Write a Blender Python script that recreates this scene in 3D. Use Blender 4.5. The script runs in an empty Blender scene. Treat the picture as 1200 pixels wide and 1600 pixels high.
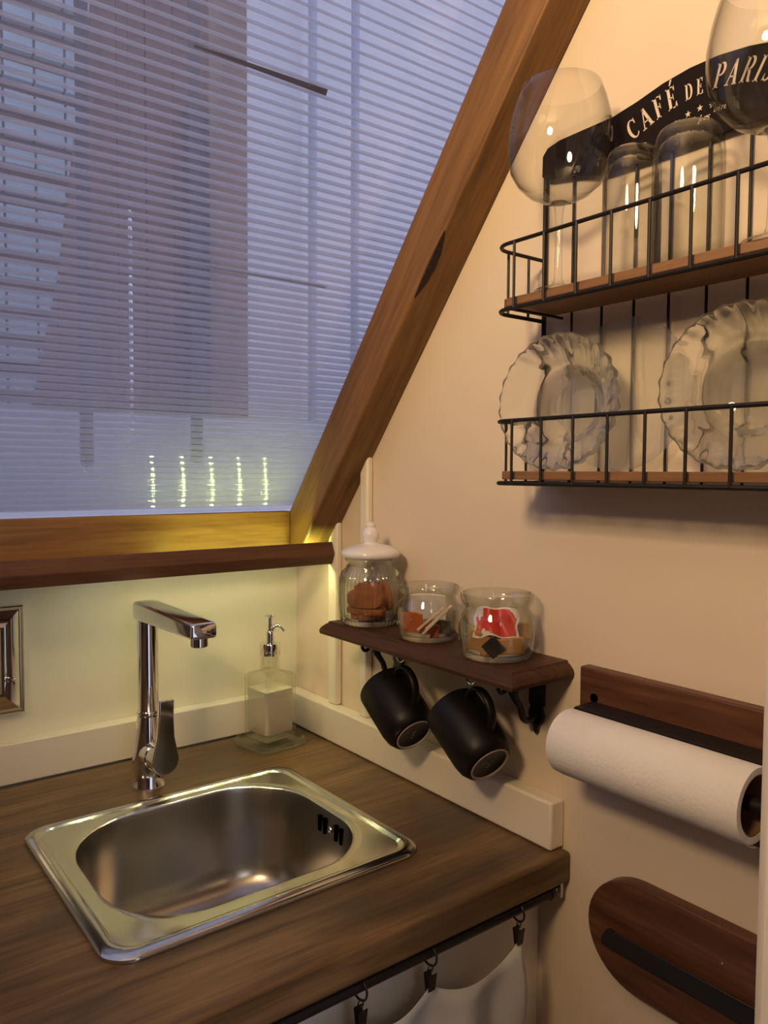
import bpy, bmesh, math, random
from mathutils import Vector, Matrix
random.seed(7)
R = math.radians
scene = bpy.context.scene
C = scene.collection

# ------------------------------------------------------------------ camera
cam_d = bpy.data.cameras.new('camera')
cam = bpy.data.objects.new('camera', cam_d); C.objects.link(cam)
cam_d.sensor_fit = 'VERTICAL'; cam_d.sensor_height = 36.0
cam_d.lens = 36.0 * 1223.7 / 1600.0
cam_d.clip_start = 0.02
YAW, PITCH, ROLL = 0.6539, -0.0514, 0.0054
fw = Vector((math.sin(YAW)*math.cos(PITCH), math.cos(YAW)*math.cos(PITCH), math.sin(PITCH)))
rt = Vector((math.cos(YAW), -math.sin(YAW), 0)); up = rt.cross(fw)
r2 = rt*math.cos(ROLL) + up*math.sin(ROLL); u2 = -rt*math.sin(ROLL) + up*math.cos(ROLL)
m = Matrix.Identity(4)
for i in range(3):
    m[i][0] = r2[i]; m[i][1] = u2[i]; m[i][2] = -fw[i]
m[0][3], m[1][3], m[2][3] = -0.782, -1.297, 0.480
cam.matrix_world = m
scene.camera = cam

# ------------------------------------------------------------------ world, lights, exposure
w = bpy.data.worlds.new('dusk_sky'); scene.world = w; w.use_nodes = True
bg = w.node_tree.nodes['Background']
bg.inputs['Color'].default_value = (0.55, 0.60, 0.80, 1); bg.inputs['Strength'].default_value = 1.38

def area_light(name, loc, target, size, power, color, shape='DISK', spread=180):
    l = bpy.data.lights.new(name, 'AREA'); l.shape = shape; l.size = size; l.energy = power; l.color = color; l.spread = R(spread)
    o = bpy.data.objects.new(name, l); C.objects.link(o); o.location = loc
    o.rotation_euler = (Vector(target) - Vector(loc)).to_track_quat('-Z', 'Y').to_euler()
    return o
area_light('room_lamp', (-1.55, -1.20, 1.25), (0.0, -0.80, 1.45), 0.30, 14.5, (1.0, 0.70, 0.38), spread=118)
area_light('doorway_fill', (-1.1, -2.75, 1.15), (-0.3, -0.7, 0.1), 0.80, 4.5, (1.0, 0.90, 0.84))  # added neutral fill from the doorway side, not an actual lamp
LED_DOWN, LED_UP = 270.0, 900.0

vs = scene.view_settings
vs.view_transform = 'Standard'; vs.look = 'None'; vs.exposure = 0.0; vs.gamma = 1.0; vs.use_curve_mapping = False

# ------------------------------------------------------------------ materials
def lin(c):
    return tuple((x/12.92 if x <= 0.04045 else ((x+0.055)/1.055)**2.4) for x in [v/255.0 for v in c])
def new_mat(name):
    mt = bpy.data.materials.new(name); mt.use_nodes = True
    nt = mt.node_tree
    return mt, nt, nt.nodes['Principled BSDF']
def setc(bs, c, rough=0.5, metal=0.0, spec=0.5):
    bs.inputs['Base Color'].default_value = (*c, 1); bs.inputs['Roughness'].default_value = rough
    bs.inputs['Metallic'].default_value = metal; bs.inputs['Specular IOR Level'].default_value = spec
def plain(name, c, rough=0.5, metal=0.0, spec=0.5, var=0.06, nscale=30, bump=0.0, bscale=150):
    mt, nt, bs = new_mat(name); setc(bs, c, rough, metal, spec)
    N = nt.nodes; L = nt.links
    tc = N.new('ShaderNodeTexCoord')
    if var:
        no = N.new('ShaderNodeTexNoise'); no.inputs['Scale'].default_value = nscale; no.inputs['Detail'].default_value = 4
        L.new(tc.outputs['Object'], no.inputs['Vector'])
        rp = N.new('ShaderNodeValToRGB')
        rp.color_ramp.elements[0].position = 0.3; rp.color_ramp.elements[1].position = 0.7
        rp.color_ramp.elements[0].color = (*[x*(1-var) for x in c], 1)
        rp.color_ramp.elements[1].color = (*[min(1, x*(1+var)) for x in c], 1)
        L.new(no.outputs['Fac'], rp.inputs['Fac']); L.new(rp.outputs['Color'], bs.inputs['Base Color'])
    if bump:
        n2 = N.new('ShaderNodeTexNoise'); n2.inputs['Scale'].default_value = bscale; n2.inputs['Detail'].default_value = 5
        L.new(tc.outputs['Object'], n2.inputs['Vector'])
        b = N.new('ShaderNodeBump'); b.inputs['Strength'].default_value = bump; b.inputs['Distance'].default_value = 0.002
        L.new(n2.outputs['Fac'], b.inputs['Height']); L.new(b.outputs['Normal'], bs.inputs['Normal'])
    return mt
def wood(name, dark, mid, light, axis='x', rough=0.42, fine=1.0, patch=None, rot=None, spec=0.4):
    """grain stretched along one axis; optional larger dark worn patches"""
    mt, nt, bs = new_mat(name); setc(bs, mid, rough, 0, spec)
    N = nt.nodes; L = nt.links
    tc = N.new('ShaderNodeTexCoord'); mp = N.new('ShaderNodeMapping'); src = tc.outputs['Object']
    if rot:
        mr = N.new('ShaderNodeMapping'); mr.inputs['Rotation'].default_value = rot; L.new(src, mr.inputs['Vector']); src = mr.outputs['Vector']
    st = {'x': (1.6, 22, 22), 'y': (22, 1.6, 22), 'z': (22, 22, 1.6)}[axis]
    mp.inputs['Scale'].default_value = [s*fine for s in st]
    L.new(src, mp.inputs['Vector'])
    n1 = N.new('ShaderNodeTexNoise'); n1.inputs['Scale'].default_value = 1.3; n1.inputs['Detail'].default_value = 8
    n1.inputs['Roughness'].default_value = 0.62; n1.inputs['Distortion'].default_value = 0.8
    L.new(mp.outputs['Vector'], n1.inputs['Vector'])
    n2 = N.new('ShaderNodeTexNoise'); n2.inputs['Scale'].default_value = 9; n2.inputs['Detail'].default_value = 6
    n2.inputs['Distortion'].default_value = 0.4
    L.new(mp.outputs['Vector'], n2.inputs['Vector'])
    mx = N.new('ShaderNodeMath'); mx.operation = 'MULTIPLY_ADD'; mx.inputs[1].default_value = 0.35
    L.new(n2.outputs['Fac'], mx.inputs[0])
    m2 = N.new('ShaderNodeMath'); m2.operation = 'MULTIPLY'; m2.inputs[1].default_value = 0.65
    L.new(n1.outputs['Fac'], m2.inputs[0]); L.new(m2.outputs[0], mx.inputs[2])
    rp = N.new('ShaderNodeValToRGB'); e = rp.color_ramp.elements
    e[0].position = 0.36; e[0].color = (*dark, 1); e[1].position = 0.66; e[1].color = (*light, 1)
    x = e.new(0.50); x.color = (*mid, 1)
    L.new(mx.outputs[0], rp.inputs['Fac'])
    out = rp.outputs['Color']
    if patch:
        n3 = N.new('ShaderNodeTexNoise'); n3.inputs['Scale'].default_value = patch[1]; n3.inputs['Detail'].default_value = 5
        mp3 = N.new('ShaderNodeMapping'); mp3.inputs['Scale'].default_value = {'x': (0.45, 1, 1), 'y': (1, 0.45, 1), 'z': (1, 1, 0.45)}[axis]
        L.new(tc.outputs['Object'], mp3.inputs['Vector']); L.new(mp3.outputs['Vector'], n3.inputs['Vector'])
        r3 = N.new('ShaderNodeValToRGB'); r3.color_ramp.elements[0].position = 0.42; r3.color_ramp.elements[1].position = 0.60
        r3.color_ramp.elements[0].color = (0, 0, 0, 1); r3.color_ramp.elements[1].color = (0.85, 0.85, 0.85, 1)
        L.new(n3.outputs['Fac'], r3.inputs['Fac'])
        mix = N.new('ShaderNodeMixRGB'); L.new(r3.outputs['Color'], mix.inputs['Fac'])
        L.new(out, mix.inputs['Color1']); mix.inputs['Color2'].default_value = (*patch[0], 1); out = mix.outputs['Color']
    L.new(out, bs.inputs['Base Color'])
    b = N.new('ShaderNodeBump'); b.inputs['Strength'].default_value = 0.18; b.inputs['Distance'].default_value = 0.001
    L.new(mx.outputs[0], b.inputs['Height']); L.new(b.outputs['Normal'], bs.inputs['Normal'])
    return mt
def schlick(N, L, scale=1.0, f0=0.04):
    lw = N.new('ShaderNodeLayerWeight'); lw.inputs['Blend'].default_value = 0.5
    p = N.new('ShaderNodeMath'); p.operation = 'POWER'; p.inputs[1].default_value = 5.0; L.new(lw.outputs['Facing'], p.inputs[0])
    a = N.new('ShaderNodeMath'); a.operation = 'MULTIPLY_ADD'; a.inputs[1].default_value = (1-f0)*scale; a.inputs[2].default_value = f0*scale; a.use_clamp = True
    L.new(p.outputs[0], a.inputs[0]); return a.outputs[0]
def thin_glass(name, tint=(0.97, 0.98, 0.97), edge=(0.45, 0.47, 0.45), edge_pow=0.35, refl=1.0):
    mt = bpy.data.materials.new(name); mt.use_nodes = True
    nt = mt.node_tree; N = nt.nodes; L = nt.links; N.clear()
    out = N.new('ShaderNodeOutputMaterial'); tr = N.new('ShaderNodeBsdfTransparent'); gl = N.new('ShaderNodeBsdfGlossy')
    gl.inputs['Roughness'].default_value = 0.03; gl.inputs['Color'].default_value = (1, 1, 1, 1)
    lw = N.new('ShaderNodeLayerWeight'); lw.inputs['Blend'].default_value = edge_pow
    mc = N.new('ShaderNodeMixRGB'); mc.inputs['Color1'].default_value = (*tint, 1); mc.inputs['Color2'].default_value = (*edge, 1)
    pw = N.new('ShaderNodeMath'); pw.operation = 'POWER'; pw.inputs[1].default_value = 2.2
    L.new(lw.outputs['Facing'], pw.inputs[0]); L.new(pw.outputs[0], mc.inputs['Fac']); L.new(mc.outputs['Color'], tr.inputs['Color'])
    mx = N.new('ShaderNodeMixShader'); L.new(schlick(N, L, refl), mx.inputs['Fac']); L.new(tr.outputs[0], mx.inputs[1]); L.new(gl.outputs[0], mx.inputs[2])
    L.new(mx.outputs[0], out.inputs['Surface'])
    return mt
def solid_glass(name, c=(1, 1, 1), ior=1.45, rough=0.0):
    mt, nt, bs = new_mat(name); setc(bs, c, rough)
    bs.inputs['Transmission Weight'].default_value = 1.0; bs.inputs['IOR'].default_value = ior
    return mt
def soft_glass(name, c, tint, clear=0.5, ior=1.47):
    mt, nt, bs = new_mat(name); setc(bs, c, 0.0); bs.inputs['Transmission Weight'].default_value = 1.0; bs.inputs['IOR'].default_value = ior
    N = nt.nodes; L = nt.links; tr = N.new('ShaderNodeBsdfTransparent'); tr.inputs['Color'].default_value = (*tint, 1)
    mx = N.new('ShaderNodeMixShader'); mx.inputs['Fac'].default_value = clear
    L.new(bs.outputs[0], mx.inputs[1]); L.new(tr.outputs[0], mx.inputs[2]); L.new(mx.outputs[0], nt.nodes['Material Output'].inputs['Surface'])
    return mt
def sheet_mat(name, tint, haze, haze_col, refl=1.0, rough=0.03, wave=None):
    mt = bpy.data.materials.new(name); mt.use_nodes = True
    nt = mt.node_tree; N = nt.nodes; L = nt.links; N.clear()
    out = N.new('ShaderNodeOutputMaterial'); tr = N.new('ShaderNodeBsdfTransparent'); tr.inputs['Color'].default_value = (*tint, 1)
    tl = N.new('ShaderNodeBsdfTranslucent'); tl.inputs['Color'].default_value = (*haze_col, 1)
    df = N.new('ShaderNodeBsdfDiffuse'); df.inputs['Color'].default_value = (*haze_col, 1)
    md = N.new('ShaderNodeMixShader'); md.inputs['Fac'].default_value = 0.12; L.new(tl.outputs[0], md.inputs[1]); L.new(df.outputs[0], md.inputs[2])
    gl = N.new('ShaderNodeBsdfGlossy'); gl.inputs['Roughness'].default_value = rough
    if wave:                                     # extruded skins dip slightly between the ribs
        tc = N.new('ShaderNodeTexCoord'); sx = N.new('ShaderNodeSeparateXYZ'); L.new(tc.outputs['Object'], sx.inputs[0])
        a = N.new('ShaderNodeMath'); a.operation = 'MULTIPLY'; a.inputs[1].default_value = 2*math.pi/(wave[0]*math.sin(math.atan(1.2514))); L.new(sx.outputs['Z'], a.inputs[0])
        c = N.new('ShaderNodeMath'); c.operation = 'COSINE'; L.new(a.outputs[0], c.inputs[0])
        b = N.new('ShaderNodeBump'); b.inputs['Strength'].default_value = 1.0; b.inputs['Distance'].default_value = wave[1]
        L.new(c.outputs[0], b.inputs['Height']); L.new(b.outputs['Normal'], gl.inputs['Normal'])
    m1 = N.new('ShaderNodeMixShader'); m1.inputs['Fac'].default_value = haze
    L.new(tr.outputs[0], m1.inputs[1]); L.new(md.outputs[0], m1.inputs[2])
    m2 = N.new('ShaderNodeMixShader'); L.new(schlick(N, L, refl), m2.inputs['Fac']); L.new(m1.outputs[0], m2.inputs[1]); L.new(gl.outputs[0], m2.inputs[2])
    L.new(m2.outputs[0], out.inputs['Surface'])
    return mt
def emit(name, c, s):
    mt, nt, bs = new_mat(name); setc(bs, (0.8, 0.8, 0.7), 0.5)
    bs.inputs['Emission Color'].default_value = (*c, 1); bs.inputs['Emission Strength'].default_value = s
    return mt

M = {}
M['plaster'] = plain('plaster', (0.74, 0.62, 0.49), 0.75, spec=0.25, var=0.025, nscale=5, bump=0.10, bscale=60)
M['whitewall'] = plain('white_panel_paint', (0.80, 0.76, 0.62), 0.5, spec=0.4, var=0.02, nscale=6)
M['whitepaint'] = plain('white_gloss_paint', (0.84, 0.77, 0.66), 0.38, spec=0.5, var=0.02, nscale=8)
M['ceiling'] = plain('ceiling_paint', (0.70, 0.62, 0.52), 0.8, var=0.02)
M['floor'] = wood('floor_wood', (0.07, 0.04, 0.025), (0.13, 0.075, 0.045), (0.20, 0.12, 0.07), 'y')
M['beam'] = wood('beam_wood', (0.120, 0.056, 0.017), (0.195, 0.094, 0.027), (0.26, 0.132, 0.041), 'y', 0.5, 0.9, rot=(R(51.37), 0, 0))
M['fascia'] = wood('fascia_wood', (0.18, 0.080, 0.024), (0.27, 0.13, 0.038), (0.33, 0.17, 0.055), 'x', 0.4, 0.9)
M['ledge'] = wood('ledge_wood', (0.070, 0.028, 0.014), (0.12, 0.050, 0.024), (0.17, 0.075, 0.036), 'x', 0.38, 1.0)
M['worktop'] = wood('worktop_wood', (0.080, 0.043, 0.016), (0.185, 0.104, 0.041), (0.31, 0.190, 0.085), 'x', 0.40, 0.80, patch=((0.072, 0.050, 0.030), 6.5), spec=0.45)
M['shelfwood'] = wood('shelf_wood', (0.038, 0.016, 0.008), (0.066, 0.028, 0.014), (0.10, 0.044, 0.022), 'y', 0.48, 1.0, spec=0.3)
M['boardwood'] = wood('board_wood', (0.060, 0.022, 0.010), (0.115, 0.045, 0.021), (0.20, 0.085, 0.038), 'y', 0.4, 0.8)
M['rackwood'] = wood('rack_wood', (0.15, 0.070, 0.028), (0.22, 0.108, 0.045), (0.28, 0.145, 0.064), 'y', 0.55, 1.0)
M['black'] = plain('black_metal', (0.012, 0.010, 0.010), 0.42, var=0.1)
M['wire'] = plain('dark_wire', (0.010, 0.007, 0.006), 0.5, 0.0, var=0.1, spec=0.3)
M['signblack'] = plain('sign_black', (0.012, 0.008, 0.009), 0.7, var=0.1, spec=0.1)
M['lettering'] = plain('cream_lettering', (0.72, 0.60, 0.48), 0.6, var=0.05)
M['chrome'] = plain('chrome', (0.80, 0.79, 0.77), 0.06, 1.0, var=0)
M['steel'] = plain('brushed_steel', (0.60, 0.59, 0.56), 0.17, 1.0, var=0.03, nscale=90)
M['bowlsteel'] = plain('bowl_steel', (0.50, 0.47, 0.43), 0.27, 1.0, var=0.04, nscale=60)
M['dark'] = plain('dark_hole', (0.001, 0.001, 0.001), 0.9, var=0, spec=0.0)
M['mug'] = plain('black_glaze', (0.006, 0.005, 0.0045), 0.42, var=0.1, spec=0.25)
M['mugring'] = plain('unglazed_ring', (0.42, 0.33, 0.30), 0.7)
M['paper'] = plain('paper_towel', (0.84, 0.80, 0.77), 0.9, spec=0.15, var=0.02, bump=0.35, bscale=220)
M['card'] = plain('cardboard', (0.22, 0.11, 0.06), 0.85)
M['porcelain'] = plain('porcelain', (0.83, 0.79, 0.78), 0.15, var=0.01)
M['soap'] = plain('milky_soap', (0.85, 0.76, 0.66), 0.35, var=0.02)
M['cloth'] = plain('white_cloth', (0.60, 0.61, 0.64), 0.9, spec=0.1, var=0.03, bump=0.15, bscale=500)
M['biscuit'] = plain('ginger_biscuit', (0.36, 0.115, 0.035), 0.8, var=0.25, nscale=60, bump=0.4)
M['tea'] = plain('orange_sachet', (0.50, 0.12, 0.030), 0.5, var=0.1)
M['stick'] = plain('paper_stick', (0.74, 0.58, 0.48), 0.7)
M['white'] = plain('white_sachet', (0.78, 0.72, 0.72), 0.5)
M['grey'] = plain('grey_sachet', (0.20, 0.17, 0.15), 0.5)
M['red'] = plain('red_sachet', (0.66, 0.045, 0.030), 0.4, var=0.08)
M['kraft'] = plain('kraft_sachet', (0.50, 0.26, 0.095), 0.6, var=0.08)
M['blacks'] = plain('black_sachet', (0.030, 0.024, 0.022), 0.35)
M['bark'] = plain('dark_bark', (0.035, 0.017, 0.012), 0.9, var=0.4, nscale=150, bump=0.8)
M['glass'] = thin_glass('thin_clear_glass', tint=(0.985, 0.988, 0.985), edge=(0.42, 0.42, 0.41), edge_pow=0.38, refl=0.7)
M['jarglass'] = thin_glass('jar_glass', (0.965, 0.975, 0.96), (0.34, 0.37, 0.33), 0.42, 1.7)
M['bottleglass'] = thin_glass('bottle_glass', (0.975, 0.98, 0.95), (0.42, 0.43, 0.33), 0.38, 1.6)
M['bowlglass'] = soft_glass('pressed_glass', (0.985, 0.995, 0.99), (0.93, 0.95, 0.94), 0.22)
M['plateglass'] = soft_glass('plate_glass', (0.98, 0.985, 0.975), (0.95, 0.96, 0.94), 0.72)
M['trayglass'] = soft_glass('thick_tray_glass', (0.96, 0.98, 0.93), (0.90, 0.92, 0.84), 0.40)
M['mirror'] = plain('mirror_silver', (0.85, 0.84, 0.82), 0.03, 1.0, var=0)
M['mirrorframe'] = plain('champagne_frame', (0.72, 0.64, 0.42), 0.22, 1.0, var=0)
M['skin'] = sheet_mat('polycarbonate_skin', (0.95, 0.95, 0.97), 0.08, (0.84, 0.83, 0.92), 1.0, 0.035, wave=(0.0118, 0.00030))
M['rib'] = sheet_mat('polycarbonate_rib', (0.90, 0.90, 0.93), 0.42, (0.90, 0.88, 0.92), 0.6, 0.15)
M['grime'] = plain('grime', (0.13, 0.12, 0.14), 0.9)
M['led'] = emit('led_down', (1.0, 0.98, 0.42), LED_DOWN)
M['ledup'] = emit('led_up', (0.80, 1.0, 0.22), LED_UP)
M['plastic'] = plain('white_plastic', (0.7, 0.68, 0.6), 0.5)
M['planks'] = wood('outdoor_planks', (0.10, 0.048, 0.034), (0.17, 0.085, 0.058), (0.23, 0.125, 0.088), 'z', 0.8, 0.25)
M['palebrown'] = plain('pale_timber', (0.27, 0.165, 0.105), 0.8, var=0.15, nscale=5)
M['render'] = plain('pale_render', (0.84, 0.82, 0.84), 0.9, var=0.04, nscale=2)
M['greywall'] = plain('lilac_grey_render', (0.60, 0.58, 0.64), 0.9, var=0.06, nscale=3)
M['pane'] = plain('blue_pane', (0.56, 0.70, 0.76), 0.15, var=0.08, nscale=2)
M['darkpost'] = plain('dark_post', (0.030, 0.026, 0.035), 0.8)
M['strap'] = plain('grey_strap', (0.055, 0.05, 0.06), 0.8)
M['bead'] = plain('glint_bead', (0.85, 0.85, 0.9), 0.1, 1.0, var=0)  # bright metal for the invented beads that imitate glints
M['paleblue'] = plain('pale_pipe', (0.45, 0.50, 0.62), 0.6)

# ------------------------------------------------------------------ mesh helpers
class MB:
    def __init__(s): s.v = []; s.f = []
    def add(s, vs_, fs):
        o = len(s.v); s.v += [tuple(p) for p in vs_]; s.f += [tuple(i+o for i in q) for q in fs]; return s
    def box(s, a, b):
        (x0, y0, z0), (x1, y1, z1) = a, b
        x0, x1 = min(x0, x1), max(x0, x1); y0, y1 = min(y0, y1), max(y0, y1); z0, z1 = min(z0, z1), max(z0, z1)
        return s.add([(x0,y0,z0),(x1,y0,z0),(x1,y1,z0),(x0,y1,z0),(x0,y0,z1),(x1,y0,z1),(x1,y1,z1),(x0,y1,z1)],
                     [(0,3,2,1),(4,5,6,7),(0,1,5,4),(1,2,6,5),(2,3,7,6),(3,0,4,7)])
    def prism(s, poly, f0, f1):
        """poly: list of 2D points; f0/f1 map 2D -> 3D for the two caps"""
        n = len(poly)
        vv = [f0(*p) for p in poly] + [f1(*p) for p in poly]
        fs = [tuple(range(n))[::-1], tuple(range(n, 2*n))] + [(i, (i+1) % n, (i+1) % n + n, i+n) for i in range(n)]
        return s.add(vv, fs)
    def tube(s, pts, r, seg=10, closed=False, cap=True):
        pts = [Vector(p) for p in pts]; n = len(pts); rr = r if isinstance(r, (list, tuple)) else [r]*n
        T = []
        for i in range(n):
            if closed: t = pts[(i+1) % n] - pts[i-1]
            else: t = pts[min(i+1, n-1)] - pts[max(i-1, 0)]
            T.append(t.normalized())
        a = Vector((0, 0, 1)) if abs(T[0].z) < 0.9 else Vector((1, 0, 0))
        nx = (a - T[0]*a.dot(T[0])).normalized(); vv = []
        for i in range(n):
            nx = (nx - T[i]*nx.dot(T[i])).normalized(); ny = T[i].cross(nx)
            for k in range(seg):
                an = 2*math.pi*k/seg; vv.append(pts[i] + (nx*math.cos(an) + ny*math.sin(an))*rr[i])
        fs = []
        for i in range(n if closed else n-1):
            j = (i+1) % n
            for k in range(seg):
                k2 = (k+1) % seg; fs.append((i*seg+k, i*seg+k2, j*seg+k2, j*seg+k))
        if not closed and cap: fs += [tuple(range(seg))[::-1], tuple((n-1)*seg+k for k in range(seg))]
        return s.add(vv, fs)
    def lathe(s, prof, frame=None, seg=48, closed=False, mod=None):
        """prof: (r, z) list, revolved about local z; frame: Matrix; mod(theta, r, z, i) -> (r, z)"""
        frame = frame or Matrix.Identity(4); vv = []; fs = []; n = len(prof)
        for i, (r, z) in enumerate(prof):
            for k in range(seg):
                an = 2*math.pi*k/seg; rr, zz, aa = r, z, an
                if mod:
                    q = mod(an, r, z, i); rr, zz = q[0], q[1]
                    if len(q) > 2: aa = q[2]
                vv.append(frame @ Vector((rr*math.cos(aa), rr*math.sin(aa), zz)))
        for i in range(n if closed else n-1):
            j = (i+1) % n
            for k in range(seg):
                k2 = (k+1) % seg; fs.append((i*seg+k, i*seg+k2, j*seg+k2, j*seg+k))
        if not closed:
            if prof[0][0] > 1e-6: fs.append(tuple(range(seg))[::-1])
            if prof[-1][0] > 1e-6: fs.append(tuple((n-1)*seg+k for k in range(seg)))
        return s.add(vv, fs)
    def rings(s, rings, cap0=False, cap1=False):
        n = len(rings[0]); vv = [p for r in rings for p in r]; fs = []
        for i in range(len(rings)-1):
            for k in range(n):
                k2 = (k+1) % n; fs.append((i*n+k, i*n+k2, (i+1)*n+k2, (i+1)*n+k))
        if cap0: fs.append(tuple(range(n))[::-1])
        if cap1: fs.append(tuple((len(rings)-1)*n+k for k in range(n)))
        return s.add(vv, fs)
    def mesh(s, name, mt, base=(0, 0, 0), smooth=40):
        me = bpy.data.meshes.new(name)
        me.from_pydata([(p[0]-base[0], p[1]-base[1], p[2]-base[2]) for p in s.v], [], s.f)
        bm = bmesh.new(); bm.from_mesh(me)
        bmesh.ops.remove_doubles(bm, verts=bm.verts, dist=1e-6)
        bmesh.ops.recalc_face_normals(bm, faces=bm.faces); bm.to_mesh(me); bm.free()
        me.materials.append(M[mt] if isinstance(mt, str) else mt)
        if smooth:
            me.shade_smooth(); me.set_sharp_from_angle(angle=R(smooth))
        me.update(); return me
    def build(s, name, mt, parent=None, base=None, smooth=40, bevel=0, seg=2, label=None):
        if base is None:
            root = parent
            while root is not None and root.parent is not None: root = root.parent
            base = tuple(root.location) if root is not None else (0, 0, 0)
        o = bpy.data.objects.new(name, s.mesh(name, mt, base, smooth)); C.objects.link(o)
        if parent is not None: o.parent = parent
        if bevel:
            b = o.modifiers.new('bevel', 'BEVEL'); b.width = bevel; b.segments = seg; b.limit_method = 'ANGLE'; b.angle_limit = R(35)
        if label: o['label'] = label
        return o
def tag(o, label, cat=None, group=None, kind=None):
    o['label'] = label
    if cat: o['category'] = cat
    if group: o['group'] = group
    if kind: o['kind'] = kind
    return o
def empty(name, loc, label, cat=None, group=None, kind=None):
    o = bpy.data.objects.new(name, None); C.objects.link(o); o.location = loc; o.empty_display_size = 0.02
    return tag(o, label, cat, group, kind)
def frame_from(origin, zdir, xhint=(0, 0, 1)):
    z = Vector(zdir).normalized(); x = Vector(xhint); x = (x - z*x.dot(z)).normalized(); y = z.cross(x)
    mm = Matrix.Identity(4)
    for i in range(3): mm[i][0] = x[i]; mm[i][1] = y[i]; mm[i][2] = z[i]; mm[i][3] = origin[i]
    return mm
def rrect(cx, cy, hx, hy, r, z, n=10):
    pts = []
    for (sx, sy, a0) in ((1, 1, 0), (-1, 1, 90), (-1, -1, 180), (1, -1, 270)):
        for k in range(n+1):
            a = R(a0 + 90*k/n); pts.append((cx + sx*(hx-r) + r*math.cos(a), cy + sy*(hy-r) + r*math.sin(a), z))
    return pts
def arc(cx, cy, r, a0, a1, n=8):
    return [(cx + r*math.cos(R(a0+(a1-a0)*k/n)), cy + r*math.sin(R(a0+(a1-a0)*k/n))) for k in range(n+1)]
def bez(p0, p1, p2, p3, n=10):
    out = []
    for k in range(n+1):
        t = k/n; out.append(tuple((1-t)**3*a + 3*t*(1-t)**2*b + 3*t*t*(1-t)*c + t**3*d for a, b, c, d in zip(p0, p1, p2, p3)))
    return out

# ------------------------------------------------------------------ setting (z = 0 is the worktop surface)
TH = math.atan(1.2514); CT, ST = math.cos(TH), math.sin(TH)
def zu(y): return 0.1965 - 1.2514*y            # underside line of the rafter on the right wall
def yu(z): return -(z - 0.1965)/1.2514
def zt(y): return 0.3185 - 1.2514*y            # inner face of the sloped window
def yt(z): return -(z - 0.3185)/1.2514
def SL(x, s, n):                                # slope frame: s up the slope, n outwards
    return (x, -0.074 - s*CT + n*ST, 0.411 + s*ST + n*CT)
FLOOR, CEIL, XL, YF = -0.90, 1.50, -2.0, -2.9

o = MB().box((XL-.05, YF-.05, FLOOR-.05), (.05, .05, FLOOR)).build('floor', 'floor'); tag(o, 'brown wooden kitchen floor below the worktop', kind='structure')
o = MB().box((XL, 0, FLOOR), (.05, .05, 0.385)).build('wall_back', 'whitewall'); tag(o, 'cream painted wall below the window ledge behind the tap', kind='structure')
poly = [(.05, FLOOR), (.05, .26), (yt(CEIL)+.03, CEIL), (YF, CEIL), (YF, FLOOR)]
o = MB().prism(poly, lambda a, b: (0, a, b), lambda a, b: (.05, a, b)).build('wall_right', 'plaster'); tag(o, 'warm cream plaster wall carrying the shelves', kind='structure')
o = MB().prism(poly, lambda a, b: (XL-.05, a, b), lambda a, b: (XL, a, b)).build('wall_left', 'floor'); tag(o, 'dark wood panelled wall opposite the shelf wall', kind='structure')
wf = MB()
wf.box((XL, YF-.05, FLOOR), (-1.15, YF, CEIL)); wf.box((-.35, YF-.05, FLOOR), (.05, YF, CEIL)); wf.box((-1.15, YF-.05, 1.05), (-.35, YF, CEIL))
o = wf.build('wall_front', 'floor'); tag(o, 'dark wood panelled wall with an open doorway behind the viewer', kind='structure')
o = MB().box((XL-.05, YF-.05, CEIL), (.05, yt(CEIL), CEIL+.05)).build('ceiling', 'ceiling'); tag(o, 'pale ceiling above the kitchen corner', kind='structure')
XS = -1.30                                      # left edge of the ribbed sheet
cs = MB()
def slab(x0, x1, s0, s1, n0, n1):
    vv = [SL(x, s, n) for n in (n0, n1) for (x, s) in ((x0, s0), (x1, s0), (x1, s1), (x0, s1))]
    return vv, [(0,3,2,1),(4,5,6,7),(0,1,5,4),(1,2,6,5),(2,3,7,6),(3,0,4,7)]
cs.add(*slab(XL-.05, XS, -.05, 1.42, -.02, .03)); cs.add(*slab(XS, .05, 1.24, 1.42, -.02, .03))
o = cs.build('ceiling_slope', 'ceiling'); tag(o, 'sloping attic ceiling beside the ribbed window sheet', kind='structure')

# rafter against the right wall
raf = empty('trim_1', (-.03, -.06, .335), 'orange-brown wooden rafter sloping up along the shelf wall', kind='structure')
poly = [(yu(.335), .335), (yt(.335)-.004, .335), (yt(1.6), 1.6), (yu(1.6), 1.6)]
MB().prism(poly, lambda a, b: (-.061, a, b), lambda a, b: (0, a, b)).build('beam', 'beam', raf, bevel=.003)
# bark pocket on the arris: a ragged dark lens following the edge
bk = []; n = 14
for k in range(n+1):
    t = k/n; y = -.425 - .063*t; z = zu(y); wd = .0125*math.sin(math.pi*t)**0.8*(1 + .06*math.sin(k*2.1)) + .0002
    bk.append((y, z, wd))
pk = MB(); vv = []; fs = []
for (y, z, wd) in bk:
    # three points: on left face, at the arris, on the underside
    vv += [(-.0616, y + wd*.25*ST, z + wd*.25*CT), (-.0618, y - .0006*ST, z - .0006*CT), (-.061 + wd, y - .0006*ST, z - .0006*CT), (-.058 , y + .003*ST, z + .003*CT)]
for k in range(n):
    for j in range(4):
        a, b = 4*k+j, 4*k+(j+1) % 4; fs.append((a, b, b+4, a+4))
pk.add(vv, fs).build('bark_pocket', 'bark', raf, label='dark bark pocket on the edge')

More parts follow.
